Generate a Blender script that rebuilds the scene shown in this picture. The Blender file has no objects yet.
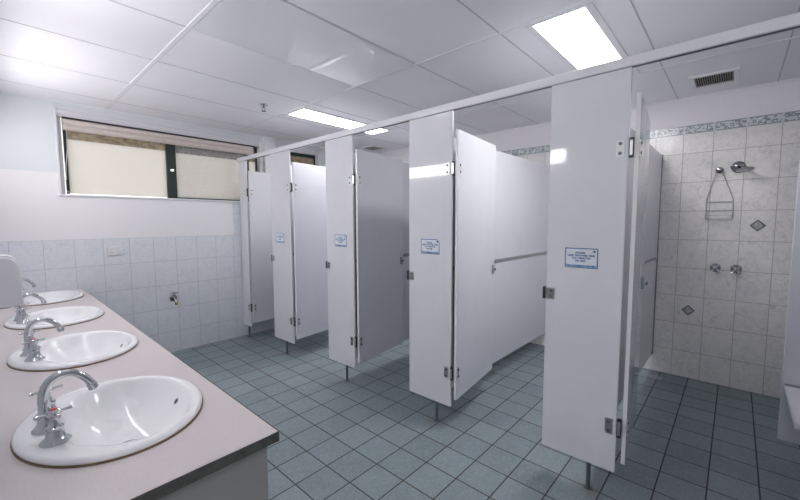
import bpy, bmesh, math, random
from mathutils import Vector, Matrix
random.seed(4)
sc = bpy.context.scene
COL = sc.collection
PI = math.pi

# ------------------------------------------------------------------ materials
def new_mat(name):
    m = bpy.data.materials.new(name); m.use_nodes = True
    nt = m.node_tree
    return m, nt, nt.nodes['Principled BSDF']

def plain(name, col, rough=.5, metal=0., spec=.5, noise=0., nscale=40., coat=0., bump=0.):
    m, nt, b = new_mat(name)
    b.inputs['Base Color'].default_value = (*col, 1)
    b.inputs['Roughness'].default_value = rough
    b.inputs['Metallic'].default_value = metal
    b.inputs['Specular IOR Level'].default_value = spec
    b.inputs['Coat Weight'].default_value = coat
    b.inputs['Coat Roughness'].default_value = .08
    if noise or bump:
        tc = nt.nodes.new('ShaderNodeTexCoord')
        n = nt.nodes.new('ShaderNodeTexNoise'); n.inputs['Scale'].default_value = nscale
        n.inputs['Detail'].default_value = 4
        nt.links.new(tc.outputs['Object'], n.inputs['Vector'])
        if noise:
            r = nt.nodes.new('ShaderNodeValToRGB')
            r.color_ramp.elements[0].position = .3; r.color_ramp.elements[1].position = .7
            r.color_ramp.elements[0].color = (*[max(0, c*(1-noise)) for c in col], 1)
            r.color_ramp.elements[1].color = (*[min(1, c*(1+noise)) for c in col], 1)
            nt.links.new(n.outputs['Fac'], r.inputs['Fac'])
            nt.links.new(r.outputs['Color'], b.inputs['Base Color'])
        if bump:
            bp = nt.nodes.new('ShaderNodeBump'); bp.inputs['Strength'].default_value = bump
            bp.inputs['Distance'].default_value = .002
            nt.links.new(n.outputs['Fac'], bp.inputs['Height'])
            nt.links.new(bp.outputs['Normal'], b.inputs['Normal'])
    return m

def emit(name, col, strength):
    m, nt, b = new_mat(name)
    b.inputs['Base Color'].default_value = (.8, .8, .8, 1)
    b.inputs['Emission Color'].default_value = (*col, 1)
    b.inputs['Emission Strength'].default_value = strength
    return m

class NG:
    """small helper for maths in a node tree"""
    def __init__(s, nt): s.nt = nt
    def val(s, sock, v):
        if isinstance(v, (int, float)): sock.default_value = v
        else: s.nt.links.new(v, sock)
    def m(s, op, a, b=None, c=None):
        n = s.nt.nodes.new('ShaderNodeMath'); n.operation = op
        s.val(n.inputs[0], a)
        if b is not None: s.val(n.inputs[1], b)
        if c is not None: s.val(n.inputs[2], c)
        return n.outputs[0]
    def mix(s, f, a, b):
        n = s.nt.nodes.new('ShaderNodeMix'); n.data_type = 'RGBA'
        s.val(n.inputs[0], f)
        for i, v in ((6, a), (7, b)):
            if isinstance(v, tuple): n.inputs[i].default_value = (*v, 1)
            else: s.nt.links.new(v, n.inputs[i])
        return n.outputs[2]
    def pos(s):
        g = s.nt.nodes.new('ShaderNodeNewGeometry'); x = s.nt.nodes.new('ShaderNodeSeparateXYZ')
        s.nt.links.new(g.outputs['Position'], x.inputs[0]); return g.outputs['Position'], x.outputs
    def noise(s, vec, scale, detail=3, rough=.5, dist=0.):
        n = s.nt.nodes.new('ShaderNodeTexNoise')
        n.inputs['Scale'].default_value = scale; n.inputs['Detail'].default_value = detail
        n.inputs['Roughness'].default_value = rough; n.inputs['Distortion'].default_value = dist
        s.nt.links.new(vec, n.inputs['Vector']); return n.outputs['Fac']
    def ramp(s, f, p0, p1):
        n = s.nt.nodes.new('ShaderNodeMapRange'); n.inputs[1].default_value = p0; n.inputs[2].default_value = p1
        s.nt.links.new(f, n.inputs[0]); return n.outputs[0]
    def line(s, coord, off, pitch, half):
        """1 on a joint, 0 inside the tile"""
        t = s.m('SUBTRACT', coord, off); t = s.m('DIVIDE', t, pitch); t = s.m('ADD', t, .5)
        t = s.m('FRACT', t); t = s.m('SUBTRACT', t, .5); t = s.m('ABSOLUTE', t); t = s.m('MULTIPLY', t, pitch)
        return s.m('LESS_THAN', t, half)
    def cell(s, coord, off, pitch):
        t = s.m('SUBTRACT', coord, off); t = s.m('DIVIDE', t, pitch); return s.m('FLOOR', t)
    def comb(s, a, b, c=0.):
        n = s.nt.nodes.new('ShaderNodeCombineXYZ'); s.val(n.inputs[0], a); s.val(n.inputs[1], b); s.val(n.inputs[2], c)
        return n.outputs[0]
    def white(s, vec):
        n = s.nt.nodes.new('ShaderNodeTexWhiteNoise'); s.nt.links.new(vec, n.inputs['Vector']); return n.outputs['Value']
    def bump(s, h, strength, dist=.002):
        n = s.nt.nodes.new('ShaderNodeBump'); n.inputs['Strength'].default_value = strength; n.inputs['Distance'].default_value = dist
        s.nt.links.new(h, n.inputs['Height']); return n.outputs['Normal']

def tile_colour(g, P, u, z, u0, du, z0, dz, base=(.775, .80, .84), vein=(.63, .665, .735), grout=(.50, .50, .53), half=.0020):
    j = g.m('MAXIMUM', g.line(u, u0, du, half), g.line(z, z0, dz, half))
    cv = g.comb(g.cell(u, u0, du), g.cell(z, z0, dz))
    w = g.white(cv)
    sh = g.nt.nodes.new('ShaderNodeVectorMath'); sh.operation = 'MULTIPLY_ADD'
    g.nt.links.new(cv, sh.inputs[0]); sh.inputs[1].default_value = (3.7, 5.3, 1.1); g.nt.links.new(P, sh.inputs[2])
    n1 = g.noise(sh.outputs[0], 30, 5, .65, 1.2)
    n2 = g.noise(sh.outputs[0], 9, 3, .5, .6)
    f = g.m('MULTIPLY', g.m('MULTIPLY', g.ramp(n1, .42, .70), g.ramp(n2, .25, .60)), .85)
    c = g.mix(f, base, vein)
    dk = g.m('MULTIPLY', w, .08)
    c = g.mix(dk, c, vein)
    return g.mix(j, c, grout), j

def wall_tile_mat(name, axis, u0, du, z0, dz, mode):
    m, nt, b = new_mat(name); g = NG(nt); P, xyz = g.pos()
    u = xyz[0] if axis == 'x' else xyz[1]; x, z = xyz[0], xyz[2]
    warm = mode == 'shower'
    kw = dict(base=(.90, .878, .858), vein=(.61, .62, .635), grout=(.44, .40, .385)) if warm else {}
    c, j = tile_colour(g, P, u, z, u0, du, z0, dz, **kw)
    if mode == 'shower':
        # decorative frieze above the tiles
        jv = g.line(u, u0, du, .006)
        n = g.nt.nodes.new('ShaderNodeTexWave'); n.inputs['Scale'].default_value = 16; n.inputs['Distortion'].default_value = 14
        n.inputs['Detail'].default_value = 2; n.inputs['Detail Scale'].default_value = 1.3; g.nt.links.new(P, n.inputs['Vector'])
        f1 = g.ramp(n.outputs['Fac'], .10, .50)
        fr = g.mix(f1, (.30, .345, .345), (.70, .735, .755))
        e1 = g.m('LESS_THAN', z, 2.1125); e2 = g.m('GREATER_THAN', z, 2.1675)
        fr = g.mix(g.m('MAXIMUM', e1, e2), fr, (.36, .41, .41))
        fr = g.mix(jv, fr, (.72, .73, .75))
        up = g.m('GREATER_THAN', z, 2.1046)
        c = g.mix(up, c, fr)
        paint = g.m('GREATER_THAN', z, 2.1763)
        c = g.mix(paint, c, (.82, .80, .825))
        smooth = paint; j = g.m('MULTIPLY', j, g.m('SUBTRACT', 1., up))
    elif mode == 'back':
        # dado of tiles to 1.22 m, taller beside the shower line; white band, blue-grey paint above
        right = g.m('GREATER_THAN', x, .709)
        lim = g.m('ADD', 1.2206, g.m('MULTIPLY', right, .38))
        band = g.m('GREATER_THAN', z, lim)
        c = g.mix(band, c, (.84, .825, .845))
        up = g.m('GREATER_THAN', z, 1.80)
        c = g.mix(up, c, (.695, .72, .75))
        smooth = band; j = g.m('MULTIPLY', j, g.m('SUBTRACT', 1., band))
    else:
        band = g.m('GREATER_THAN', z, 1.2206)
        c = g.mix(band, c, (.80, .79, .80))
        smooth = band; j = g.m('MULTIPLY', j, g.m('SUBTRACT', 1., band))
    nt.links.new(c, b.inputs['Base Color'])
    r = g.m('ADD', .22, g.m('MULTIPLY', smooth, .35)); r = g.m('ADD', r, g.m('MULTIPLY', j, .3))
    nt.links.new(r, b.inputs['Roughness'])
    inv = g.m('SUBTRACT', 1., j)
    nt.links.new(g.bump(inv, .5, .0015), b.inputs['Normal'])
    return m

def floor_mat():
    m, nt, b = new_mat('slate_green_floor_tile'); g = NG(nt); P, xyz = g.pos()
    j = g.m('MAXIMUM', g.line(xyz[0], 0, .2, .0034), g.line(xyz[1], 0, .2, .0034))
    w = g.white(g.comb(g.cell(xyz[0], 0, .2), g.cell(xyz[1], 0, .2)))
    n1 = g.noise(P, 150, 2, .7); n2 = g.noise(P, 6, 4, .65); n3 = g.noise(P, 40, 4, .75)
    c = g.mix(w, (.200, .252, .272), (.268, .328, .350))
    c = g.mix(g.m('MULTIPLY', g.ramp(n2, .35, .75), .35), c, (.37, .425, .445))
    c = g.mix(g.m('MULTIPLY', g.ramp(n1, .45, .65), .65), c, (.11, .148, .162))
    c = g.mix(g.m('MULTIPLY', g.ramp(n3, .48, .7), .45), c, (.36, .42, .44))
    c = g.mix(j, c, (.060, .055, .050))
    # rusty stain where the steel feet stand
    for (fx, fy) in ((.80, -1.547), (.80, -.567), (.80, .385), (.80, 1.364)):
        dx = g.m('SUBTRACT', xyz[0], fx); dy = g.m('SUBTRACT', xyz[1], fy)
        d = g.m('SQRT', g.m('ADD', g.m('MULTIPLY', dx, dx), g.m('MULTIPLY', dy, dy)))
        d = g.m('ADD', d, g.m('MULTIPLY', g.m('SUBTRACT', n3, .5), .10))
        c = g.mix(g.m('MULTIPLY', g.ramp(d, .085, .015), .5), c, (.20, .16, .12))
    nt.links.new(c, b.inputs['Base Color'])
    nt.links.new(g.m('ADD', .42, g.m('MULTIPLY', j, .4)), b.inputs['Roughness'])
    h = g.m('SUBTRACT', g.m('MULTIPLY', n1, .25), j)
    nt.links.new(g.bump(h, .5, .002), b.inputs['Normal'])
    return m

def frosted(name, col, trans, nscale, amt):
    """obscure glass: scatters the daylight behind it, with a pebbled surface"""
    m, nt, b = new_mat(name); g = NG(nt)
    P, xyz = g.pos()
    n = g.noise(P, nscale, 3, .6)
    c = g.mix(g.ramp(n, .3, .7), tuple(v*(1-amt) for v in col), col)
    t = nt.nodes.new('ShaderNodeBsdfTranslucent'); nt.links.new(c, t.inputs['Color'])
    nt.links.new(c, b.inputs['Base Color']); b.inputs['Roughness'].default_value = .3
    nt.links.new(g.bump(n, .35, .002), b.inputs['Normal'])
    mx = nt.nodes.new('ShaderNodeMixShader'); mx.inputs[0].default_value = trans
    nt.links.new(b.outputs[0], mx.inputs[1]); nt.links.new(t.outputs[0], mx.inputs[2])
    nt.links.new(mx.outputs[0], nt.nodes['Material Output'].inputs['Surface'])
    return m

M = {}
M['floor'] = floor_mat()
M['wback'] = wall_tile_mat('window_wall_finish', 'x', -.5038, .2014, 1.2206, .2497, 'back')
M['wright'] = wall_tile_mat('shower_wall_finish', 'y', -1.4785, .19674, 1.9414, .2444, 'shower')
M['wleft'] = wall_tile_mat('basin_wall_finish', 'y', 2.308, .2014, 1.2206, .2497, 'side')
M['wfront'] = wall_tile_mat('entry_wall_finish', 'x', 0, .2014, 1.2206, .2497, 'side')
M['ceil'] = plain('ceiling_board', (.87, .865, .90), .6, noise=.02, nscale=3)
M['ceilgloss'] = plain('ceiling_board_gloss', (.74, .75, .785), .03, spec=1., coat=.5)
M['ceilgloss'].node_tree.nodes['Principled BSDF'].inputs['Coat IOR'].default_value = 1.8
M['ceilgloss'].node_tree.nodes['Principled BSDF'].inputs['Coat Roughness'].default_value = .02
M['tbar'] = plain('ceiling_t_bar', (.82, .82, .85), .4)
M['joint'] = plain('ceiling_shadow_joint', (.52, .52, .54), .6)
M['white_trim'] = plain('white_gloss_trim', (.74, .74, .77), .3)
M['lam'] = plain('white_laminate', (.72, .725, .775), .045, spec=.5, noise=.015, nscale=6)
M['edge'] = plain('laminate_edge', (.78, .77, .80), .25)
M['rail'] = plain('rail_white', (.76, .76, .80), .25)
M['chrome'] = plain('chrome', (.60, .61, .63), .07, 1.)
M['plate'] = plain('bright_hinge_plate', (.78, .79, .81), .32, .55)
M['chrome_dark'] = plain('darkened_chrome', (.42, .43, .45), .10, 1.)  # chrome with darker reflections put into its base colour
M['satin'] = plain('satin_steel', (.50, .51, .53), .28, 1.)
M['dark_steel'] = plain('dark_steel', (.17, .20, .22), .35, .8)
M['blackplastic'] = plain('black_plastic', (.025, .028, .03), .4)
M['ceramic'] = plain('white_ceramic', (.87, .87, .885), .07, spec=.4)
M['plastic'] = plain('white_plastic', (.78, .77, .79), .3)
M['counter'] = plain('mushroom_laminate', (.60, .55, .56), .38, noise=.045, nscale=160)
M['counter_edge'] = plain('dark_laminate_edge', (.10, .10, .092), .5, noise=.25, nscale=60)
M['cab'] = plain('grey_cabinet_laminate', (.36, .355, .35), .45)
M['kick'] = plain('kickboard', (.12, .12, .12), .5)
M['sealant'] = plain('brown_sealant', (.20, .14, .085), .6)
M['red'] = plain('red_button', (.70, .04, .03), .3)
M['blue'] = plain('blue_button', (.05, .15, .6), .3)
M['brass'] = plain('aged_brass', (.55, .38, .13), .3, 1., noise=.3)
M['winframe'] = plain('dark_green_aluminium', (.012, .026, .024), .35, .0)
M['blind'] = plain('cream_blind', (.66, .58, .54), .75, noise=.05, nscale=30)
M['brown_band'] = plain('mottled_brown', (.33, .27, .18), .7, noise=.45, nscale=26)  # mottled brown strip across the window heads
M['greymesh'] = plain('grey_mesh', (.30, .29, .28), .7, noise=.5, nscale=120)
M['diffuser'] = emit('light_diffuser', (1, .985, .99), 10.5)
M['fill_tube'] = emit('added_fill_diffuser', (1, .98, .97), 16.)
M['tube'] = emit('batten_diffuser', (1, .98, .99), 9.4)
M['pane'] = frosted('frosted_pane', (.79, .775, .745), .62, 55, .03)
M['pane2'] = frosted('pebbled_pane', (.75, .735, .71), .58, 90, .16)
M['pane3'] = frosted('amber_pane', (.62, .52, .36), .5, 30, .45)
M['signwhite'] = plain('sticker_white', (.72, .75, .82), .35)
M['signblue'] = plain('sticker_blue', (.012, .10, .30), .4)
M['signpale'] = plain('sticker_pale_blue', (.46, .60, .80), .4)
M['signgrey'] = plain('sticker_grey', (.50, .56, .66), .4)
M['insetdark'] = plain('inset_border', (.12, .14, .14), .35)
M['insetpale'] = plain('inset_centre', (.42, .44, .44), .35, noise=.5, nscale=90)
M['cord'] = plain('cord', (.72, .70, .68), .7)
M['ventdark'] = plain('vent_interior', (.03, .03, .028), .8)
M['ventslat'] = plain('vent_slat', (.34, .33, .31), .5)
M['strip'] = plain('aluminium_joint_strip', (.36, .37, .39), .35, .6)
M['grout'] = plain('drain_grate', (.30, .31, .31), .35, .7)

# ------------------------------------------------------------------ geometry helpers
class MB:
    def __init__(s): s.bm = bmesh.new()
    def box(s, x0, x1, y0, y1, z0, z1, bev=0., seg=2, rot=None, about=None):
        r = bmesh.ops.create_cube(s.bm, size=1.)
        vs = r['verts']
        for v in vs:
            v.co = Vector(((x0+x1)/2 + v.co.x*(x1-x0), (y0+y1)/2 + v.co.y*(y1-y0), (z0+z1)/2 + v.co.z*(z1-z0)))
        if bev > 0:
            es = list({e for v in vs for e in v.link_edges})
            rr = bmesh.ops.bevel(s.bm, geom=es, offset=bev, segments=seg, affect='EDGES', profile=.5)
            vs = list({v for f in rr['faces'] for v in f.verts} | {v for v in vs if v.is_valid})
        if rot is not None:
            c = Vector(about)
            for v in vs: v.co = rot @ (v.co - c) + c
        return s
    def lathe(s, prof, base=(0, 0, 0), axis=(0, 0, 1), n=24, cap0=True, cap1=True):
        a = Vector(axis).normalized(); q = Vector((0, 0, 1)).rotation_difference(a).to_matrix(); b = Vector(base)
        rings = []
        for (r, h) in prof:
            rings.append([s.bm.verts.new(b + q @ Vector((r*math.cos(2*PI*k/n), r*math.sin(2*PI*k/n), h))) for k in range(n)])
        for A, B in zip(rings, rings[1:]):
            for k in range(n):
                s.bm.faces.new((A[k], A[(k+1) % n], B[(k+1) % n], B[k]))
        if cap0: s.bm.faces.new(list(reversed(rings[0])))
        if cap1: s.bm.faces.new(rings[-1])
        return s
    def cyl(s, p0, p1, r, r1=None, n=16):
        p0 = Vector(p0); p1 = Vector(p1); d = p1-p0
        return s.lathe([(r, 0), (r if r1 is None else r1, d.length)], p0, d, n)
    def tube(s, pts, r, n=10, closed=False):
        pts = [Vector(p) for p in pts]; L = len(pts); rings = []
        rad = r if isinstance(r, (list, tuple)) else [r]*L
        prev = None
        for i, p in enumerate(pts):
            if closed: t = (pts[(i+1) % L] - pts[i-1]).normalized()
            else: t = (pts[min(i+1, L-1)] - pts[max(i-1, 0)]).normalized()
            if prev is None:
                u = t.orthogonal().normalized()
            else:
                u = (prev - t*prev.dot(t)).normalized()
            prev = u; w = t.cross(u)
            rings.append([s.bm.verts.new(p + (u*math.cos(2*PI*k/n) + w*math.sin(2*PI*k/n))*rad[i]) for k in range(n)])
        pairs = list(zip(rings, rings[1:])) + ([(rings[-1], rings[0])] if closed else [])
        for A, B in pairs:
            for k in range(n):
                s.bm.faces.new((A[k], A[(k+1) % n], B[(k+1) % n], B[k]))
        if not closed:
            s.bm.faces.new(list(reversed(rings[0]))); s.bm.faces.new(rings[-1])
        return s
    def prism(s, poly, axis, a, b):
        """extrude a polygon given in the two other axes (cyclic order) from a to b along axis"""
        def P(u, v, w):
            return {'x': (w, u, v), 'y': (u, w, v), 'z': (u, v, w)}[axis]
        A = [s.bm.verts.new(P(u, v, a)) for u, v in poly]; B = [s.bm.verts.new(P(u, v, b)) for u, v in poly]
        n = len(poly)
        for k in range(n): s.bm.faces.new((A[k], A[(k+1) % n], B[(k+1) % n], B[k]))
        s.bm.faces.new(list(reversed(A))); s.bm.faces.new(B)
        return s
    def mesh(s, name, mat, smooth=False, off=(0, 0, 0)):
        bmesh.ops.recalc_face_normals(s.bm, faces=s.bm.faces[:])
        if any(off): bmesh.ops.translate(s.bm, verts=s.bm.verts[:], vec=-Vector(off))
        me = bpy.data.meshes.new(name); s.bm.to_mesh(me); s.bm.free()
        me.materials.append(mat)
        if smooth:
            for p in me.polygons: p.use_smooth = True
            try: me.set_sharp_from_angle(angle=math.radians(smooth if smooth is not True else 40))
            except Exception: pass
        return me
    def build(s, name, mat, parent=None, smooth=False, label=None):
        off = (0, 0, 0)
        if parent is not None:
            r = parent
            while r.parent: r = r.parent
            off = r.location.copy()
        o = bpy.data.objects.new(name, s.mesh(name, mat, smooth, off)); COL.objects.link(o)
        if parent is not None: o.parent = parent
        if label: o['label'] = label
        return o

def tag(o, label=None, cat=None, group=None, kind=None):
    if label: o['label'] = label
    if cat: o['category'] = cat
    if group: o['group'] = group
    if kind: o['kind'] = kind
    return o
def thing(name, loc, label, cat, group=None):
    o = bpy.data.objects.new(name, None); COL.objects.link(o); o.location = loc; o.empty_display_size = .05
    return tag(o, label, cat, group)
def dup(o, loc=None, label=None, rz=None, parent=None):
    c = o.copy(); COL.objects.link(c)
    if parent is not None: c.parent = parent
    else:
        if loc is not None: c.location = loc
        if rz is not None: c.rotation_euler = (0, 0, rz)
        if label: c['label'] = label
    for ch in list(o.children): dup(ch, parent=c)
    return c
def struct(mb, name, mat, parent=None, smooth=False):
    o = mb.build(name, mat, parent, smooth)
    if parent is None: o['kind'] = 'structure'
    return o

# ------------------------------------------------------------------ main dimensions (metres)
XL, XS = -1.26, 2.8324        # basin wall, shower wall
YW, YF = 2.308, -4.6          # window wall, entry wall
ZC = 2.41                     # ceiling
XF = .79                      # face of the shower partition
XE = -2.3                     # entry recess
YE = -1.16                    # where the basin wall ends

# ------------------------------------------------------------------ room shell
struct(MB().box(XE-.15, XS+.15, YF-.15, YW+.16, -.12, 0), 'floor', M['floor'])
w1 = (-.775, 1.075, 1.612, 2.352)     # window_1 opening x0 x1 z0 z1
w2 = (1.245, 1.93, 1.612, 2.352)
b = MB()
b.box(XL-.15, XS+.15, YW, YW+.15, 0, w1[2])
b.box(XL-.15, XS+.15, YW, YW+.15, w1[3], ZC)
b.box(XL-.15, w1[0], YW, YW+.15, w1[2], w1[3])
b.box(w1[1], w2[0], YW, YW+.15, w1[2], w1[3])
b.box(w2[1], XS+.15, YW, YW+.15, w1[2], w1[3])
struct(b, 'wall_back', M['wback'])
wr = struct(MB().box(XS, XS+.15, YF, YW, 0, ZC), 'wall_right', M['wright'])
struct(MB().box(XL-.15, XL, YE, YW, 0, ZC), 'wall_left', M['wleft'])
struct(MB().box(XE, XL-.15, YE, YE+.15, 0, ZC), 'wall_return', M['wleft'])
struct(MB().box(XE-.15, XE, YF, YE+.15, 0, ZC), 'wall_entry', M['wleft'])
struct(MB().box(XE-.15, XS+.15, YF-.15, YF, 0, ZC), 'wall_front', M['wfront'])

# ceiling: boards with cut-outs only where lights sit under it; T-bars and joints are its parts
ceil = struct(MB().box(XE-.15, XS+.15, YF-.15, YW+.16, ZC, ZC+.12), 'ceiling', M['ceil'])
TX = [-1.60, -.42, .765, 1.94]
YJ = [.178 + .6*k for k in range(-7, 4)]
b = MB()
for x in TX:
    b.box(x-.012, x+.012, YF, YW, ZC-.003, ZC)
b.build('main_t_bar', M['tbar'], ceil)
b = MB()
xs = [XE] + TX + [XS]
for x0, x1 in zip(xs, xs[1:]):
    for y in YJ:
        b.box(x0+.012, x1-.012, y-.0035, y+.0035, ZC-.0015, ZC)
for x in TX:
    b.box(x+.012, x+.0155, YF, YW, ZC-.0012, ZC)
b.build('board_joint', M['joint'], ceil)
MB().box(-.403, .750, -.42+.006, .178-.006, ZC-.0025, ZC).build('gloss_board', M['ceilgloss'], ceil, label='glossy ceiling board')
b = MB()
b.box(XS-.012, XS, YF, YW, ZC-.012, ZC); b.box(XL, XS, YW-.01, YW, ZC-.008, ZC)
b.box(XL, XL+.012, YE, YW, ZC-.012, ZC)
b.build('edge_trim', M['tbar'], ceil)

# tile insets in the shower wall
for (y, z) in ((-2.169, 1.333), (-1.771, .597)):
    b = MB(); r = .047
    b.prism([(y-r, z), (y, z-r), (y+r, z), (y, z+r)], 'x', XS-.003, XS)
    o = b.build('tile_inset', M['insetdark'], wr, label='dark diamond tile inset')
    r = .034
    MB().prism([(y-r, z), (y, z-r), (y+r, z), (y, z+r)], 'x', XS-.004, XS-.003).build('inset_motif', M['insetpale'], o)

# ------------------------------------------------------------------ windows
def window(name, w, mull, panes, bx0):
    x0, x1, z0, z1 = w
    fy = YW+.075
    b = MB()
    # dark aluminium frame
    b.box(x0+.055, x0+.075, fy, fy+.04, z0+.015, z1-.08)
    b.box(x1-.03, x1-.01, fy, fy+.04, z0+.015, z1-.08)
    b.box(bx0, x1-.01, fy, fy+.04, z0+.005, z0+.022)
    b.box(x0+.055, x1-.01, fy, fy+.04, z1-.10, z1-.055)
    root = struct(b, name, M['winframe'])
    # white timber reveal and stepped architrave
    b = MB()
    b.box(x0-.004, x0+.012, YW-.008, YW+.02, z0-.01, z1+.012, .002)
    b.box(x0, x0+.016, YW+.02, YW+.115, z0, z1)
    b.box(x0+.016, x0+.045, YW+.060, YW+.115, z0, z1, .002)
    b.box(x1-.01, x1, YW, YW+.115, z0, z1)
    b.box(x0, x1, YW-.008, YW+.01, z1-.012, z1+.012, .003)
    b.box(x0, x1, YW+.01, YW+.03, z1-.045, z1-.005, .003)
    b.box(x0, x1, YW+.03, YW+.115, z1-.060, z1-.035, .003)
    b.build('window_lining', M['white_trim'], root)
    b = MB(); b.box(x0-.012, x1+.0, YW-.014, YW+.075, z0-.012, z0+.006, .003)
    b.build('window_sill', M['white_trim'], root)
    for (a, c) in mull:
        o = MB().box(a, c, fy-.012, fy+.035, z0+.02, z1-.09, .004).build('mullion', M['winframe'], root)
    for (a, c, zt, mat, bm_) in panes:
        MB().box(a, c, fy+.015, fy+.021, z0+.02, zt, 0).build('pane', mat, root)
        if bm_: MB().box(a, c, fy+.012, fy+.024, zt, z1-.095, 0).build('head_band', bm_, root)
    return root
win1 = window('window_1', w1, [(.072, .160), (.905, .955)],
       [(-.70, .072, 2.112, M['pane'], M['brown_band']), (.160, .905, 2.105, M['pane2'], M['greymesh']), (.955, 1.05, 2.105, M['pane'], M['brown_band'])], .075)
struct(MB().box(1.10, 1.235, YW-.06, YW, 1.60, ZC, .003), 'trim_1', M['white_trim'])
MB().box(.10, .135, YW+.052, YW+.063, 1.90, 1.925, .003).build('sash_latch', M['chrome'], win1)
win2 = window('window_2', w2, [], [(1.30, 1.905, 2.105, M['pane3'], M['brown_band'])], 1.305)

# gathered blind across window_1
bl = thing('window_blind', (.135, YW+.03, 2.275), 'cream fabric blind gathered up at the top of the wide window', 'blind')
b = MB()
for k, (z, r) in enumerate(((2.250, .026), (2.205, .024))):
    b.lathe([(r, 0), (r, 1.715)], (-.722, YW+.043, z), (1, 0, 0), 14)
b.box(-.722, .993, YW+.040, YW+.052, 2.178, 2.27)
b.build('blind_fabric', M['blind'], bl, 50)
MB().box(-.722, 1.02, YW+.034, YW+.062, 2.276, 2.292).build('gap_shade_track', M['blackplastic'], bl)  # track blackened to paint the dark gap above the blind
b = MB()
pts = [(-.712, YW+.022, 2.27 - .62*t + 0) for t in [k/12 for k in range(13)]]
pts = [(p[0] + .012*math.sin(i*.5) - (.03 if i > 10 else 0), p[1], p[2]) for i, p in enumerate(pts)]
b.tube(pts + [(-.735, YW+.02, 1.66), (-.72, YW+.02, 1.645), (-.70, YW+.022, 1.63)], .0022, 6)
b.build('pull_cord', M['cord'], bl, True)

# ------------------------------------------------------------------ ceiling lights
def ceiling_light(x0, x1, yc, label):
    t = thing('ceiling_light', ((x0+x1)/2, yc, ZC), label, 'ceiling light', 'recessed ceiling lights')
    b = MB(); o, i = .165, .128
    b.box(x0, x1, yc-o, yc-i, ZC-.008, ZC-.001); b.box(x0, x1, yc+i, yc+o, ZC-.008, ZC-.001)
    b.box(x0, x0+.018, yc-i, yc+i, ZC-.008, ZC-.001); b.box(x1-.018, x1, yc-i, yc+i, ZC-.008, ZC-.001)
    b.build('light_frame', M['tbar'], t)
    MB().box(x0+.018, x1-.018, yc-i, yc+i, ZC-.006, ZC-.001).build('diffuser', M['diffuser'], t)
    return t
ceiling_light(.78, 1.925, -1.322, 'rectangular lit ceiling panel above the nearest shower pilaster')
ceiling_light(.78, 1.925, 1.075, 'lit ceiling panel further back towards the window, beside the sprinkler')


def wall_light(y0, y1, label, XL=XL, mat='tube'):
    t = thing('wall_light', (XL, (y0+y1)/2, 2.04), label, 'wall light', 'wall mounted batten lights')
    b = MB(); b.box(XL, XL+.025, y0, y1, 1.985, 2.095, .004); b.box(XL, XL+.076, y0-.005, y1+.005, 2.105, 2.115, .002)  # second box: top hood added to hold light off the ceiling
    b.box(XL, XL+.025, y0, y1, 2.09, 2.108)
    b.build('light_body', M['plastic'], t)
    MB().box(XL+.025, XL+.07, y0+.01, y1-.01, 1.975, 2.105, .012).build('diffuser', M[mat], t)
wall_light(-.72, .46, 'lit batten light on the basin wall above the two nearest basins')
wall_light(-3.1, -1.9, 'added fill batten, out of view on the entry recess wall', XE, 'fill_tube')  # unseen fill lamp, added to lift the light levels
wall_light(.76, 1.96, 'lit batten light on the basin wall above the two farthest basins')

# ------------------------------------------------------------------ vents, sprinkler
def vent(x0, x1, y0, y1, label):
    t = thing('ceiling_vent', ((x0+x1)/2, (y0+y1)/2, ZC), label, 'vent', 'exhaust vents in the shower ceiling')
    f = .03
    MB().box(x0+f, x1-f, y0+f, y1-f, ZC-.002, ZC-.0005).build('vent_backing', M['ventdark'], t)
    b = MB()
    b.box(x0, x1, y0, y0+f, ZC-.014, ZC-.0005, .002); b.box(x0, x1, y1-f, y1, ZC-.014, ZC-.0005, .002)
    b.box(x0, x0+f, y0+f, y1-f, ZC-.014, ZC-.0005, .002); b.box(x1-f, x1, y0+f, y1-f, ZC-.014, ZC-.0005, .002)
    b.build('vent_frame', M['tbar'], t)
    b = MB(); n = 17
    for k in range(n):
        y = y0+f + (y1-y0-2*f)*(k+.5)/n
        b.box(x0+f, x1-f, y-.0018, y+.0018, ZC-.011, ZC-.002)
    b.build('grille', M['ventslat'], t)
vent(2.265, 2.578, -2.008, -1.733, 'square exhaust vent in the ceiling over the nearest open shower stall')
vent(2.36, 2.62, 1.66, 1.94, 'dark exhaust vent in the ceiling beyond the far lit panel')

t = thing('fire_sprinkler', (.496, 1.116, ZC), 'small chrome fire sprinkler on the ceiling beside the far light panel', 'sprinkler')
MB().lathe([(.036, 0), (.034, .004), (.018, .009), (.012, .010)], (.496, 1.116, ZC-.0005), (0, 0, -1), 24).build('escutcheon', M['chrome'], t, True)
b = MB(); b.cyl((.496, 1.116, ZC-.009), (.496, 1.116, ZC-.028), .008)
for s in (-1, 1):
    b.tube([(.496+s*.007, 1.116, ZC-.026), (.496+s*.014, 1.116, ZC-.036), (.496+s*.009, 1.116, ZC-.050), (.496, 1.116, ZC-.056)], .0025, 6)
b.build('sprinkler_body', M['dark_steel'], t, True)
MB().lathe([(.004, 0), (.020, .002), (.020, .004), (.003, .005)], (.496, 1.116, ZC-.055), (0, 0, -1), 20).build('deflector', M['dark_steel'], t, True)

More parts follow.
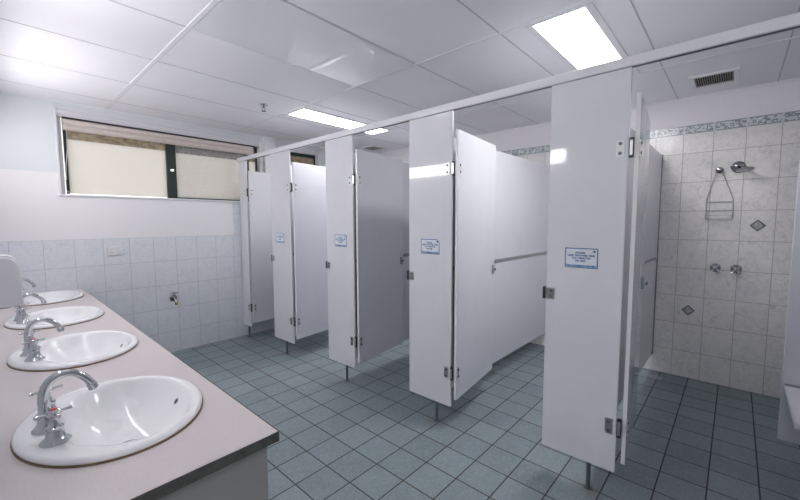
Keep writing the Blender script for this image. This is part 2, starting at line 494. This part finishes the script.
# ------------------------------------------------------------------ shower partition
PT = .018
PZ0, PZ1 = .140, 2.0665
G_P = 'white pilaster panels of the shower partition'
pil = [ # y near edge, y far edge, label
  (-1.660, -1.306, 'nearest white pilaster panel, with the largest blue notice and the bright square reflection'),
  (-.692, -.336, 'second nearest white pilaster panel, with a long slanting light reflection near its top hinge'),
  (.270, .625, 'third white pilaster panel from the front, beside the dark open door'),
  (1.208, 1.578, 'fourth white pilaster panel from the front, with the farthest small blue notice'),
  (2.118, 2.296, 'narrow white pilaster panel against the window wall'),
  (-2.630, -2.276, 'white pilaster panel at the far right edge beside the bench stall'),
]
def screw_pair(mb, x, y, zs, axis, r=.0075):
    for z in zs: mb.lathe([(r, 0), (r, .003), (r*.5, .005)], (x, y, z), axis, 12)
def hinge_plate(parent, yn, z, dark):
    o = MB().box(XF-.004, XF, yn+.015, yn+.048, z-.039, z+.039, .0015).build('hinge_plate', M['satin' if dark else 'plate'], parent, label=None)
    for zz in (z-.022, z+.022):
        b = MB(); screw_pair(b, XF-.004, yn+.0315, (zz,), (-1, 0, 0), .008); b.build('screw', M['dark_steel'], o, True)
    return o
def pilaster(yn, yf, label, narrow=False):
    t = thing('partition_pilaster', (XF, (yn+yf)/2, 0), label, 'partition panel', G_P)
    MB().box(XF, XF+PT, yn, yf, PZ0, PZ1, .0025).build('panel', M['lam'], t)
    b = MB(); b.box(XF+.002, XF+PT-.002, yn-.0012, yn, PZ0+.003, PZ1-.002); b.box(XF+.002, XF+PT-.002, yf, yf+.0012, PZ0+.003, PZ1-.002)
    b.build('edge_strip', M['edge'], t)
    yc = yn + (.07 if narrow else .148 if 1 < yn < 2 else .117)
    b = MB(); b.cyl((XF+.012, yc, 0.004), (XF+.012, yc, PZ0+.004), .0105)
    ft = b.build('foot', M['dark_steel'], t, True)
    MB().lathe([(.022, 0), (.022, .003), (.013, .006)], (XF+.012, yc, 0), (0, 0, 1), 20).build('foot_flange', M['dark_steel'], ft, True)
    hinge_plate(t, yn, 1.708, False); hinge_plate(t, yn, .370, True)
    if not narrow:
        # strike plate with black bumper on the far edge
        s = MB().box(XF-.004, XF, yf-.043, yf+.002, .961, 1.022, .0015).build('strike_plate', M['satin'], t)
        MB().box(XF-.006, XF+.03, yf+.002, yf+.018, .958, 1.024, .003).build('bumper', M['blackplastic'], s)
        for zz in (.977, 1.006):
            b = MB(); screw_pair(b, XF-.004, yf-.026, (zz,), (-1, 0, 0), .007); b.build('screw', M['dark_steel'], s, True)
    return t
for i, (a, c, l) in enumerate(pil): pilaster(a, c, l, i == 4)

# head rail
t = thing('head_rail', (XF, -.5, 2.066), 'long white head rail running along the top of the shower partition', 'rail')
MB().box(XF-.012, XF+PT+.012, YF, YW, 2.0675, 2.112, .004).build('rail_channel', M['rail'], t)
b = MB(); b.box(XF+.001, XF+PT-.001, YF, YW, 2.0665, 2.0675)
for (a, c) in ():
    pass
b.build('rail_slot', M['blackplastic'], t)

# doors: canonical pose hinged at origin, running along +x, near face at y=0
DW, DZ0, DZ1 = .64, .190, 1.950
G_D = 'white shower doors standing open inwards'
door0 = thing('shower_door', (0, 0, 0), '', 'door', G_D)
MB().box(0, DW, 0, PT, DZ0, DZ1, .002).build('door_leaf', M['lam'], door0)
b = MB(); b.box(-.0015, 0, .001, PT-.001, DZ0+.002, DZ1-.002); b.box(DW, DW+.0015, .001, PT-.001, DZ0+.002, DZ1-.002)
b.build('edge_strip', M['edge'], door0)
for z in (1.708, .370):
    h = MB().cyl((-.008, PT+.012, z-.045), (-.008, PT+.012, z+.045), .010, n=14).build('hinge', M['blackplastic'], door0, True)
    b = MB(); b.box(-.003, .030, PT, PT+.003, z-.036, z+.036, .001)
    b.build('hinge_leaf', M['satin'], h)
    MB().box(-.0195, -.0165, PT+.006, PT+.018, z-.034, z+.034, .001).build('hinge_pin_cover', M['satin'], h)
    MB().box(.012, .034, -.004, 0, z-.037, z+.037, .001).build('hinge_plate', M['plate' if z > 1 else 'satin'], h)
    for zz in (z-.022, z+.022):
        b = MB(); screw_pair(b, .023, -.004, (zz,), (0, -1, 0), .007); b.build('screw', M['blackplastic'], h, True)
l = MB().box(DW-.045, DW-.018, -.016, 0, .965, 1.035, .004).build('latch', M['satin'], door0)
MB().cyl((DW-.031, -.016, 1.0), (DW-.031, -.026, 1.0), .009).build('latch_knob', M['dark_steel'], l, True)
doors = [ # x, y, angle deg, label
  (.808, -1.701, 5.3, 'nearest shower door, seen almost edge-on beside the big notice pilaster'),
  (.808, -.728, 7.0, 'second nearest shower door, broad pale leaf standing open in front of a pale divider'),
  (.810, .232, 7.0, 'third shower door from the front, the darkest grey-looking open leaf'),
  (.810, 1.168, 7.0, 'fourth shower door from the front, below the small brown window'),
  (.810, 2.085, 5.0, 'farthest shower door, against the window wall'),
]
for i, (x, y, a, l) in enumerate(doors):
    if i == 0: d = door0; d.location = (x, y, 0); d.rotation_euler = (0, 0, math.radians(a)); d['label'] = l
    else: dup(door0, (x, y, 0), l, math.radians(a))

# dividers between the stalls
G_V = 'white dividers between the shower stalls'
div0 = thing('stall_divider', (0, 0, 0), '', 'partition panel', G_V)
X0, X1 = XF+PT, XS
MB().box(X0, X1-.004, 0, PT, .158, 1.020, .002).build('lower_panel', M['lam'], div0)
MB().box(X0, X1-.004, 0, PT, 1.050, 1.950, .002).build('upper_panel', M['lam'], div0)
MB().box(X0, X1-.004, -.002, PT+.002, 1.020, 1.050).build('joint_strip', M['strip'], div0)
MB().box(X1-.012, X1, -.006, PT+.006, .150, 1.955, .001).build('wall_channel', M['dark_steel'], div0)
dv = [(-1.530, 'divider beside the nearest open stall, reflecting its tiled wall'),
      (-.560, 'pale divider behind the broad second nearest door'),
      (.410, 'divider behind the dark third door'),
      (1.380, 'divider behind the fourth door'),
      (-2.500, 'divider behind the bench at the far right edge')]
for i, (y, l) in enumerate(dv):
    if i == 0: div0.location = (0, y, 0); div0['label'] = l
    else: dup(div0, (0, y, 0), l)

# nib panel and bench at the far right
t = thing('nib_panel', (1.60, -2.39, .19), 'narrow white nib panel standing behind the bench at right edge', 'partition panel')
MB().box(1.60, 1.618, -2.4795, -2.268, .193, 1.95, .002).build('panel', M['lam'], t)
MB().box(1.602, 1.616, -2.268, -2.2668, .196, 1.947).build('edge_strip', M['edge'], t)
t = thing('shower_bench', (1.40, -2.39, .47), 'white bench seat fixed to the divider at the right edge', 'bench')
MB().box(1.10, 1.598, -2.4795, -2.276, .470, .500, .004).build('seat', M['plastic'], t)
for x in (1.2, 1.5):
    b = MB(); b.prism([(-2.4795, .30), (-2.4795, .47), (-2.33, .47)], 'x', x-.012, x+.012)
    b.build('bracket', M['satin'], t)
MB().box(1.588, 1.598, -2.4785, -2.278, .500, .508, .001).build('back_trim', M['strip'], t)

# ------------------------------------------------------------------ notices
def text_mesh(lines):
    """lines: (string, cx, cz, width, height) in sign coordinates"""
    out = bmesh.new()
    for (s_, cx, cz, w, h) in lines:
        cu = bpy.data.curves.new('t', 'FONT'); cu.body = s_; cu.size = 1.; cu.extrude = 0.; cu.offset = .045
        ob = bpy.data.objects.new('t', cu); COL.objects.link(ob)
        dg = bpy.context.evaluated_depsgraph_get(); dg.update()
        me = bpy.data.meshes.new_from_object(ob.evaluated_get(dg))
        xs_ = [v.co.x for v in me.vertices]; ys_ = [v.co.y for v in me.vertices]
        x0, x1, y0, y1 = min(xs_), max(xs_), min(ys_), max(ys_)
        for v in me.vertices:
            v.co = ((v.co.x-x0)/(x1-x0)*w - w/2 + cx, (v.co.y-y0)/(y1-y0)*h - h/2 + cz, 0)
        out.from_mesh(me)
        bpy.data.objects.remove(ob); bpy.data.curves.remove(cu); bpy.data.meshes.remove(me)
    return out
def S(tx, tz, d, yc, zc): return (XF - d, yc - tx, zc + tz)
W2, H2 = .0775, .050
def notice(yc, zc, label, cut):
    t = thing('notice_sign', (XF, yc, zc), label, 'sign', 'blue and white water saving notices')
    def poly(pts, d0, d1, name, mat, parent):
        b = MB(); b.prism([(yc-u, zc+v) for u, v in pts], 'x', XF-d1, XF-d0); return b.build(name, mat, parent)
    c = .020 if cut else .004
    outer = [(-W2, -H2), (W2, -H2), (W2, H2-c), (W2-c, H2), (-W2, H2)]
    f = .0045
    inner = [(-W2+f, -H2+.016), (W2-f, -H2+.016), (W2-f, H2-c-f*.4), (W2-c-f*.4, H2-f), (-W2+f, H2-f)]
    poly(outer, 0, .0012, 'border', M['signblue'], t)
    poly(inner, .0012, .0016, 'field', M['signwhite'], t)
    poly([(-W2+f, -H2+.003), (W2-f, -H2+.003), (W2-f, -H2+.0155), (-W2+f, -H2+.0155)], .0012, .0016, 'footer_band', M['signpale'], t)
    bm = text_mesh([('PLEASE', -.004, .026, .046, .0098), ('LIMIT SHOWER TIME', 0, .0125, .128, .0098),
                    ('TO 7 MINUTES', 0, -.001, .088, .0098), ('OR LESS', -.004, -.0145, .050, .0098),
                    ('TO CONSERVE WATER', 0, -.0407, .138, .0098)])
    for v in bm.verts: v.co = Vector(S(v.co.x, v.co.y, .0020, yc, zc)) - Vector(t.location)
    me = bpy.data.meshes.new('lettering'); bm.to_mesh(me); bm.free(); me.materials.append(M['signblue'])
    o = bpy.data.objects.new('lettering', me); COL.objects.link(o); o.parent = t
    # little shower rose with spray
    b = MB()
    b.prism([(yc-u, zc+v) for u, v in ((.054, .034), (.062, .027), (.068, .034), (.060, .042))], 'x', XF-.0020, XF-.0016)
    b.build('shower_rose_mark', M['signblue'], t)
    b = MB()
    for k in range(4):
        u, v = .053+k*.0035, .031-k*.0028
        b.prism([(yc-(u-.011), zc+v-.009), (yc-(u-.0098), zc+v-.0102), (yc-(u+.0006), zc+v-.0006), (yc-(u-.0006), zc+v+.0006)], 'x', XF-.0019, XF-.0016)
    b.build('spray_mark', M['signgrey'], t)
notice(-1.475, 1.188, 'blue bordered notice on the nearest pilaster, the largest in view', False)
notice(-.521, 1.204, 'blue bordered notice with cut corner on the second nearest pilaster', True)
notice(.4325, 1.212, 'small blue notice on the third pilaster beside the dark open door', False)
notice(1.410, 1.208, 'smallest blue notice, on the farthest wide pilaster', True)

# ------------------------------------------------------------------ nearest shower: head, hook, rack, taps, drain
t = thing('overhead_shower', (XS, -2.03, 1.79), 'chrome shower head on a short arm high on the tiled shower wall', 'shower head')
MB().lathe([(.046, 0), (.044, .008), (.030, .018), (.018, .024)], (XS, -2.035, 1.797), (-1, 0, 0), 28).build('wall_flange', M['chrome_dark'], t, True)
MB().tube([(XS-.02, -2.035, 1.797), (XS-.06, -2.044, 1.802), (XS-.095, -2.058, 1.797), (XS-.125, -2.070, 1.784)], .0105, 12).build('shower_arm', M['chrome_dark'], t, True)
ax = Vector((-.10, -.10, -1)).normalized(); c0 = Vector((XS-.124, -2.072, 1.788))
MB().lathe([(.012, 0), (.016, .008), (.046, .017), (.053, .022), (.053, .031), (.047, .034)], c0, ax, 30).build('rose', M['chrome_dark'], t, True)
MB().cyl((XS-.03, -2.035, 1.797), (XS-.03, -1.985, 1.800), .006, n=10).build('lever', M['dark_steel'], t, True)

t = thing('wall_hook', (XS, -1.921, 1.79), 'round chrome wall hook holding the hanging wire rack', 'hook')
MB().lathe([(.026, 0), (.025, .006), (.014, .012), (.012, .030), (.019, .034), (.019, .044), (.010, .048)], (XS, -1.921, 1.783), (-1, 0, 0), 24).build('hook_knob', M['chrome_dark'], t, True)

t = thing('soap_rack', (XS-.02, -1.935, 1.40), 'hanging chrome wire soap rack below the wall hook', 'rack')
xw = XS-.008; ya, yb = -1.852, -2.018; zt, zb = 1.525, 1.385
b = MB()
b.tube([(xw, ya, zb), (xw, ya, zt+.02), (xw-.012, -1.905, 1.775), (xw-.014, -1.921, 1.797), (xw-.012, -1.937, 1.775), (xw, yb, zt+.02), (xw, yb, zb)], .0028, 8)
b.build('hanger_wire', M['satin'], t, True)
for z, dep in ((zt, .0), (1.455, .055), (zb, .085)):
    b = MB(); b.cyl((xw, ya, z), (xw, yb, z), .0028, n=8)
    if dep:
        zz = z+.004
        b.tube([(xw, ya, z), (xw-dep, ya, z), (xw-dep, yb, z), (xw, yb, z)], .0026, 8)
        if dep > .06:
            for k in range(1, 9):
                y = ya + (yb-ya)*k/9
                b.cyl((xw, y, z), (xw-dep, y, z), .0018, n=6)
            b.tube([(xw, ya, z+.03), (xw-dep, ya, z+.03), (xw-dep, yb, z+.03), (xw, yb, z+.03)], .0022, 8)
            for yy in (ya, yb): b.cyl((xw-dep, yy, z), (xw-dep, yy, z+.03), .0022, n=6)
    b.build('wire_shelf', M['satin'], t, True)

def shower_tap(y, z, label):
    t = thing('shower_tap', (XS, y, z), label, 'tap', 'chrome shower taps')
    MB().lathe([(.036, 0), (.035, .005), (.026, .014), (.016, .024), (.013, .034)], (XS, y, z), (-1, 0, 0), 28).build('flange', M['chrome_dark'], t, True)
    b = MB(); b.lathe([(.012, .030), (.014, .040), (.013, .056), (.008, .060)], (XS, y, z), (-1, 0, 0), 18)
    for k in range(4):
        a = PI/4 + k*PI/2; d = Vector((0, math.cos(a), math.sin(a))); c = Vector((XS-.052, y, z))
        b.tube([c+d*.008, c+d*.024, c+d*.037, c+d*.041], [.0065, .006, .0085, .006], 10)
    b.build('cross_handle', M['chrome'], t, True)
shower_tap(-1.933, .982, 'chrome shower tap on the tiled wall directly below the soap rack')
shower_tap(-2.062, .981, 'chrome shower tap on the tiled wall below the shower head')

M['grout'].node_tree.nodes['Principled BSDF'].inputs['Base Color'].default_value = (.62, .63, .63, 1)
t = thing('floor_drain', (2.655, -1.585, 0), 'small round drain grate in the floor of the nearest stall', 'drain')
MB().lathe([(.046, 0), (.046, .003), (.038, .003)], (2.655, -1.585, 0), (0, 0, 1), 28).build('drain_rim', M['grout'], t, True)
b = MB()
for k in range(-3, 4): b.box(2.655-.035, 2.655+.035, -1.585+k*.0105-.0025, -1.585+k*.0105+.0025, .003, .0042)
b.build('grate_bars', M['dark_steel'], t)

# ------------------------------------------------------------------ vanity
CZ = .775; CT = .028
CX0, CX1, CY0, CY1 = XL, -.673, -1.099, YW
BXS = [-.961, -.9515, -.9475, -.9415]; BYS = [-.634, .228, 1.082, 1.942]
BA, BB = .2295, .287
bounds = [CY0, -.203, .655, 1.512, CY1]
def slab(mb, x0, x1, y0, y1, cx, cy, a, b_, z0, z1):
    n = 72
    angs = [2*PI*k/n for k in range(n)] + [math.atan2(yy-cy, xx-cx) % (2*PI) for xx in (x0, x1) for yy in (y0, y1)]
    angs = sorted(set(round(v, 6) for v in angs))
    def rect(t):
        dx, dy = math.cos(t), math.sin(t); s = 1e9
        if dx > 1e-9: s = min(s, (x1-cx)/dx)
        if dx < -1e-9: s = min(s, (x0-cx)/dx)
        if dy > 1e-9: s = min(s, (y1-cy)/dy)
        if dy < -1e-9: s = min(s, (y0-cy)/dy)
        return cx+dx*s, cy+dy*s
    def elp(t):
        dx, dy = math.cos(t), math.sin(t); s = 1/math.sqrt((dx/a)**2+(dy/b_)**2); return cx+dx*s, cy+dy*s
    R = [[mb.bm.verts.new((*f(t), z)) for t in angs] for f, z in ((rect, z1), (elp, z1), (elp, z0), (rect, z0))]
    N = len(angs)
    for A, B in zip(R, R[1:]):
        for k in range(N): mb.bm.faces.new((A[k], A[(k+1) % N], B[(k+1) % N], B[k]))
top = thing('vanity_worktop', ((CX0+CX1)/2, (CY0+CY1)/2, CZ), 'long mushroom coloured laminate worktop with four inset basins', 'worktop')
b = MB()
for BX, cy, y0, y1 in zip(BXS, BYS, bounds, bounds[1:]):
    slab(b, CX0+.001, CX1, y0, y1, BX, cy, BA-.022, BB-.022, CZ-CT, CZ)
bmesh.ops.remove_doubles(b.bm, verts=b.bm.verts[:], dist=1e-5)
b.build('worktop_slab', M['counter'], top)
b = MB()
b.box(CX0+.001, CX1+.002, CY0-.002, CY0, CZ-CT-.001, CZ-.0008); b.box(CX1, CX1+.002, CY0, CY1, CZ-CT-.001, CZ-.0008)
b.build('edge_strip', M['counter_edge'], top)

cab = thing('vanity_cabinet', (-1.0, .6, 0), 'grey laminate cabinet under the basin worktop', 'cabinet')
cx1, cy0 = -.696, -1.075; zc = CZ-CT-.001
b = MB(); b.box(XL+.001, cx1, cy0, cy0+.018, .0, zc); b.box(XL+.001, cx1, CY1-.019, CY1-.001, .0, zc)
b.box(XL+.001, cx1-.02, cy0+.018, CY1-.019, .10, .118)
b.build('body', M['cab'], cab)
MB().box(cx1-.06, cx1-.045, cy0+.018, CY1-.019, 0, .10).build('kickboard', M['kick'], cab)
nd = 8; dy = (CY1-.019-cy0-.018)/nd
for k in range(nd):
    y = cy0+.018+k*dy
    d = MB().box(cx1-.018, cx1, y+.002, y+dy-.002, .105, zc-.004, .002).build('door', M['cab'], cab)
    yh = y+dy-.05 if k % 2 == 0 else y+.05
    MB().box(cx1, cx1+.02, yh-.006, yh+.006, .56, .66, .003).build('handle', M['satin'], d)

# basins
G_B = 'oval white basins'
def basin(BX, cy, label):
    t = thing('wash_basin', (BX, cy, CZ), label, 'basin', G_B)
    rings = [ # ax, ay, x offset, z
      (BA-.005, BB-.005, 0, .0015), (BA, BB, 0, .007), (BA-.001, BB-.001, 0, .012), (BA-.006, BB-.006, 0, .018), (BA-.014, BB-.014, 0, .0205),
      (.203, .262, .008, .0200), (.181, .252, .022, .0180), (.171, .2445, .028, .0140), (.162, .2365, .029, .004),
      (.150, .222, .028, -.020), (.128, .196, .027, -.050), (.101, .158, .026, -.079), (.068, .112, .025, -.101), (.040, .064, .025, -.111), (.026, .028, .025, -.113)]
    b = MB(); n = 72; R = []
    for (ax_, ay_, ox, z) in rings:
        R.append([b.bm.verts.new((BX+ox+ax_*math.cos(2*PI*k/n), cy+ay_*math.sin(2*PI*k/n), CZ+z)) for k in range(n)])
    for A, B in zip(R, R[1:]):
        for k in range(n): b.bm.faces.new((A[k], A[(k+1) % n], B[(k+1) % n], B[k]))
    b.bm.faces.new(R[-1])
    o = b.build('bowl', M['ceramic'], t, 80)
    # normals up, give it a wall thickness below
    if sum(p.normal.z for p in o.data.polygons) < 0: o.data.flip_normals()
    sm = o.modifiers.new('thick', 'SOLIDIFY'); sm.thickness = .007; sm.offset = -1
    b = MB(); n = 72
    R = []
    for (da, z) in ((.001, 0.0002), (.005, .0002), (.004, .005), (-.001, .005)):
        R.append([b.bm.verts.new((BX+(BA-.003+da)*math.cos(2*PI*k/n), cy+(BB-.003+da)*math.sin(2*PI*k/n), CZ+z)) for k in range(n)])
    R.append(R[0])
    for A, B in zip(R, R[1:]):
        for k in range(n): b.bm.faces.new((A[k], A[(k+1) % n], B[(k+1) % n], B[k]))
    b.build('sealant_bead', M['sealant'], t, label='brown sealant line')
    MB().lathe([(.027, 0), (.026, .0025), (.017, .003), (.014, .001)], (BX+.025, cy, CZ-.113), (0, 0, 1), 24).build('drain', M['chrome'], t, True)
    # overflow on the front wall of the bowl
    d = Vector((-.79, 0, .61)).normalized()
    ov = Vector((BX+.171, cy+.018, CZ-.0295))
    o = MB().lathe([(.0105, -.003), (.0105, .002), (.0082, .0026)], ov, d, 20).build('overflow_ring', M['chrome'], t, True)
    MB().lathe([(.0080, .0020), (.0078, .0030)], ov, d, 16).build('overflow_hole', M['blackplastic'], o)
    return t
blab = ['nearest oval white basin at the front corner of the worktop', 'second nearest oval white basin',
        'third oval white basin from the front', 'farthest oval white basin beside the window wall']
for x, y, l in zip(BXS, BYS, blab): basin(x, y, l)

# faucets: gooseneck spout with a cross-handle tap on either side
fz = CZ+.0195
fa = thing('basin_faucet', (0, 0, 0), '', 'faucet', 'gooseneck basin faucets')
b = MB(); b.lathe([(.030, 0), (.030, .004), (.024, .010), (.017, .022), (.0145, .045), (.0125, .075), (.0115, .085)], (0, 0, 0), (0, 0, 1), 26)
b.build('spout_base', M['chrome'], fa, True)
ctl = [(-.002, .075), (-.001, .092), (.004, .115), (.016, .135), (.037, .146), (.062, .144), (.085, .129), (.101, .106), (.106, .093)]
def spline(c, n=5):
    c = [Vector((p[0], 0, p[1])) for p in c]; c = [c[0]*2-c[1]] + c + [c[-1]*2-c[-2]]; out = []
    for i in range(1, len(c)-2):
        for k in range(n):
            t = k/n; p0, p1, p2, p3 = c[i-1:i+3]
            out.append(.5*(2*p1 + (p2-p0)*t + (2*p0-5*p1+4*p2-p3)*t*t + (3*p1-p0-3*p2+p3)*t**3))
    return out + [c[-2]]
pts = spline(ctl); e = pts[-1]; q = (pts[-1]-pts[-2]).normalized(); L = len(pts)
sp = MB().tube(pts, [.0122 - .0022*k/(L-1) for k in range(L)], 16).build('spout', M['chrome'], fa, True)
e = e - q*.008
MB().lathe([(.0105, 0), (.0125, .002), (.0125, .018), (.010, .020)], e, q, 18).build('aerator', M['chrome'], sp, True)
for s, nm, mat in ((-1, 'hot_tap', 'red'), (1, 'cold_tap', 'blue')):
    oy = s*.098
    b = MB()
    b.lathe([(.033, 0), (.033, .003), (.028, .008), (.021, .014), (.018, .030), (.0165, .036)], (.012, oy, 0), (0, 0, 1), 26)
    b.lathe([(.0195, .036), (.0195, .042), (.013, .046), (.010, .060), (.010, .070)], (.012, oy, 0), (0, 0, 1), 22)
    tp = b.build(nm, M['chrome'], fa, True)
    b = MB(); b.lathe([(.010, .068), (.0155, .073), (.0155, .085), (.011, .089)], (.012, oy, 0), (0, 0, 1), 20)
    for k in range(4):
        a = math.radians(12) + k*PI/2; d = Vector((math.cos(a), math.sin(a), 0)); c = Vector((.012, oy, .079))
        b.tube([c+d*.010, c+d*.025, c+d*.036, c+d*.0385], [.0046, .0040, .0052, .0038], 10)
    b.build('cross_handle', M['chrome'], tp, True)
    MB().lathe([(.0075, .0885), (.007, .0900), (.003, .0906)], (.012, oy, 0), (0, 0, 1), 18).build('button', M[mat], tp, True, label=('red' if s < 0 else 'blue') + ' indicator button')
flab = ['chrome gooseneck faucet on the nearest basin', 'chrome gooseneck faucet on the second nearest basin',
        'chrome gooseneck faucet on the third basin, partly behind the dispenser', 'chrome gooseneck faucet on the farthest basin, mostly hidden by the dispenser']
for i, (bx, y, l) in enumerate(zip(BXS, BYS, flab)):
    fx = bx-.161
    if i == 0: fa.location = (fx, y, fz); fa['label'] = l
    else: dup(fa, (fx, y, fz), l)

# soap dispenser on the basin wall
t = thing('soap_dispenser', (XL, -.10, 1.04), 'white soap dispenser at the left edge above the basins', 'dispenser')
b = MB()
prof = [(XL, 1.080), (XL+.095, 1.075), (XL+.122, 1.078), (XL+.1305, 1.090), (XL+.1300, 1.16), (XL+.1265, 1.217), (XL+.122, 1.240), (XL+.111, 1.253), (XL+.095, 1.258), (XL, 1.262)]
b.prism([(x, z) for x, z in prof], 'y', -.155, -.045)
bmesh.ops.bevel(b.bm, geom=[e for e in b.bm.edges if len(e.link_faces) == 2 and any(len(f.verts) > 4 for f in e.link_faces)], offset=.008, segments=3, affect='EDGES')
b.build('dispenser_body', M['plastic'], t, 35)
MB().box(XL+.06, XL+.10, -.12, -.08, 1.066, 1.080, .004).build('push_nozzle', M['cab'], t)

# ------------------------------------------------------------------ outlet and hose tap on the window wall
t = thing('power_outlet', (-.42, YW, 1.10), 'white double power outlet on the tiled wall below the window', 'outlet')
MB().box(-.478, -.363, YW-.016, YW, 1.062, 1.140, .003).build('face_plate', M['plastic'], t)
for x in (-.45, -.391):
    MB().box(x-.006, x+.006, YW-.021, YW-.016, 1.112, 1.130, .001).build('switch', M['white_trim'], t)
    b = MB()
    for (dx, dz, a) in ((-.010, .0, 30), (.010, .0, -30), (0, -.012, 0)):
        b.box(x+dx-.0014, x+dx+.0014, YW-.0166, YW-.0159, 1.089+dz-.005, 1.089+dz+.005, 0, 1, Matrix.Rotation(math.radians(a), 3, 'Y'), (x+dx, YW-.011, 1.089+dz))
    b.build('socket_slots', M['dark_steel'], t)

t = thing('hose_tap', (.055, YW, .56), 'small brass and chrome hose tap on the tiled wall', 'tap')
tx, tz = .052, .575
MB().lathe([(.034, 0), (.033, .005), (.020, .012), (.013, .016)], (tx, YW, tz), (0, -1, 0), 24).build('flange', M['dark_steel'], t, True)
b = MB(); b.tube([(tx, YW-.01, tz), (tx, YW-.045, tz), (tx, YW-.070, tz-.004), (tx, YW-.085, tz-.022), (tx, YW-.088, tz-.035)], .0125, 12)
b.cyl((tx, YW-.048, tz), (tx, YW-.048, tz+.038), .011)
b.build('tap_body', M['chrome'], t, True)
MB().lathe([(.0145, 0), (.0145, .010), (.011, .014), (.0125, .018), (.011, .028)], (tx, YW-.088, tz-.033), (0, -.05, -1), 18).build('hose_outlet', M['brass'], t, True)
b = MB(); b.cyl((tx, YW-.048, tz+.036), (tx, YW-.048, tz+.060), .006)
b.tube([(tx-.034, YW-.048, tz+.062), (tx-.028, YW-.048, tz+.062), (tx+.028, YW-.048, tz+.062), (tx+.034, YW-.048, tz+.062)], [.004, .006, .006, .004], 10)
b.build('tee_handle', M['chrome'], t, True)

# ------------------------------------------------------------------ daylight, camera
w = bpy.data.worlds.new('World'); sc.world = w; w.use_nodes = True
bg = w.node_tree.nodes['Background']; bg.inputs[0].default_value = (1., .98, .95, 1); bg.inputs[1].default_value = 1.0

cam = bpy.data.cameras.new('camera'); co = bpy.data.objects.new('camera', cam); COL.objects.link(co)
cam.sensor_width = 36.; cam.lens = 369.836/800*36; cam.clip_start = .02
yaw, pit, rol = .834053, -.077973, -.002831
f = Vector((math.sin(yaw)*math.cos(pit), math.cos(yaw)*math.cos(pit), math.sin(pit)))
r = Vector((math.cos(yaw), -math.sin(yaw), 0)); u = r.cross(f)
r2 = r*math.cos(rol) + u*math.sin(rol); u2 = -r*math.sin(rol) + u*math.cos(rol)
co.matrix_world = Matrix(((r2.x, u2.x, -f.x, -1.19110), (r2.y, u2.y, -f.y, -2.04371), (r2.z, u2.z, -f.z, 1.37568), (0, 0, 0, 1)))
sc.camera = co
sc.view_settings.view_transform = 'Standard'; sc.view_settings.look = 'None'
sc.view_settings.exposure = .86; sc.view_settings.gamma = 1.
sc.view_settings.use_curve_mapping = False
sc.cycles.use_denoising = True
sc.cycles.caustics_reflective = False; sc.cycles.caustics_refractive = False
sc.cycles.max_bounces = 10; sc.cycles.diffuse_bounces = 6
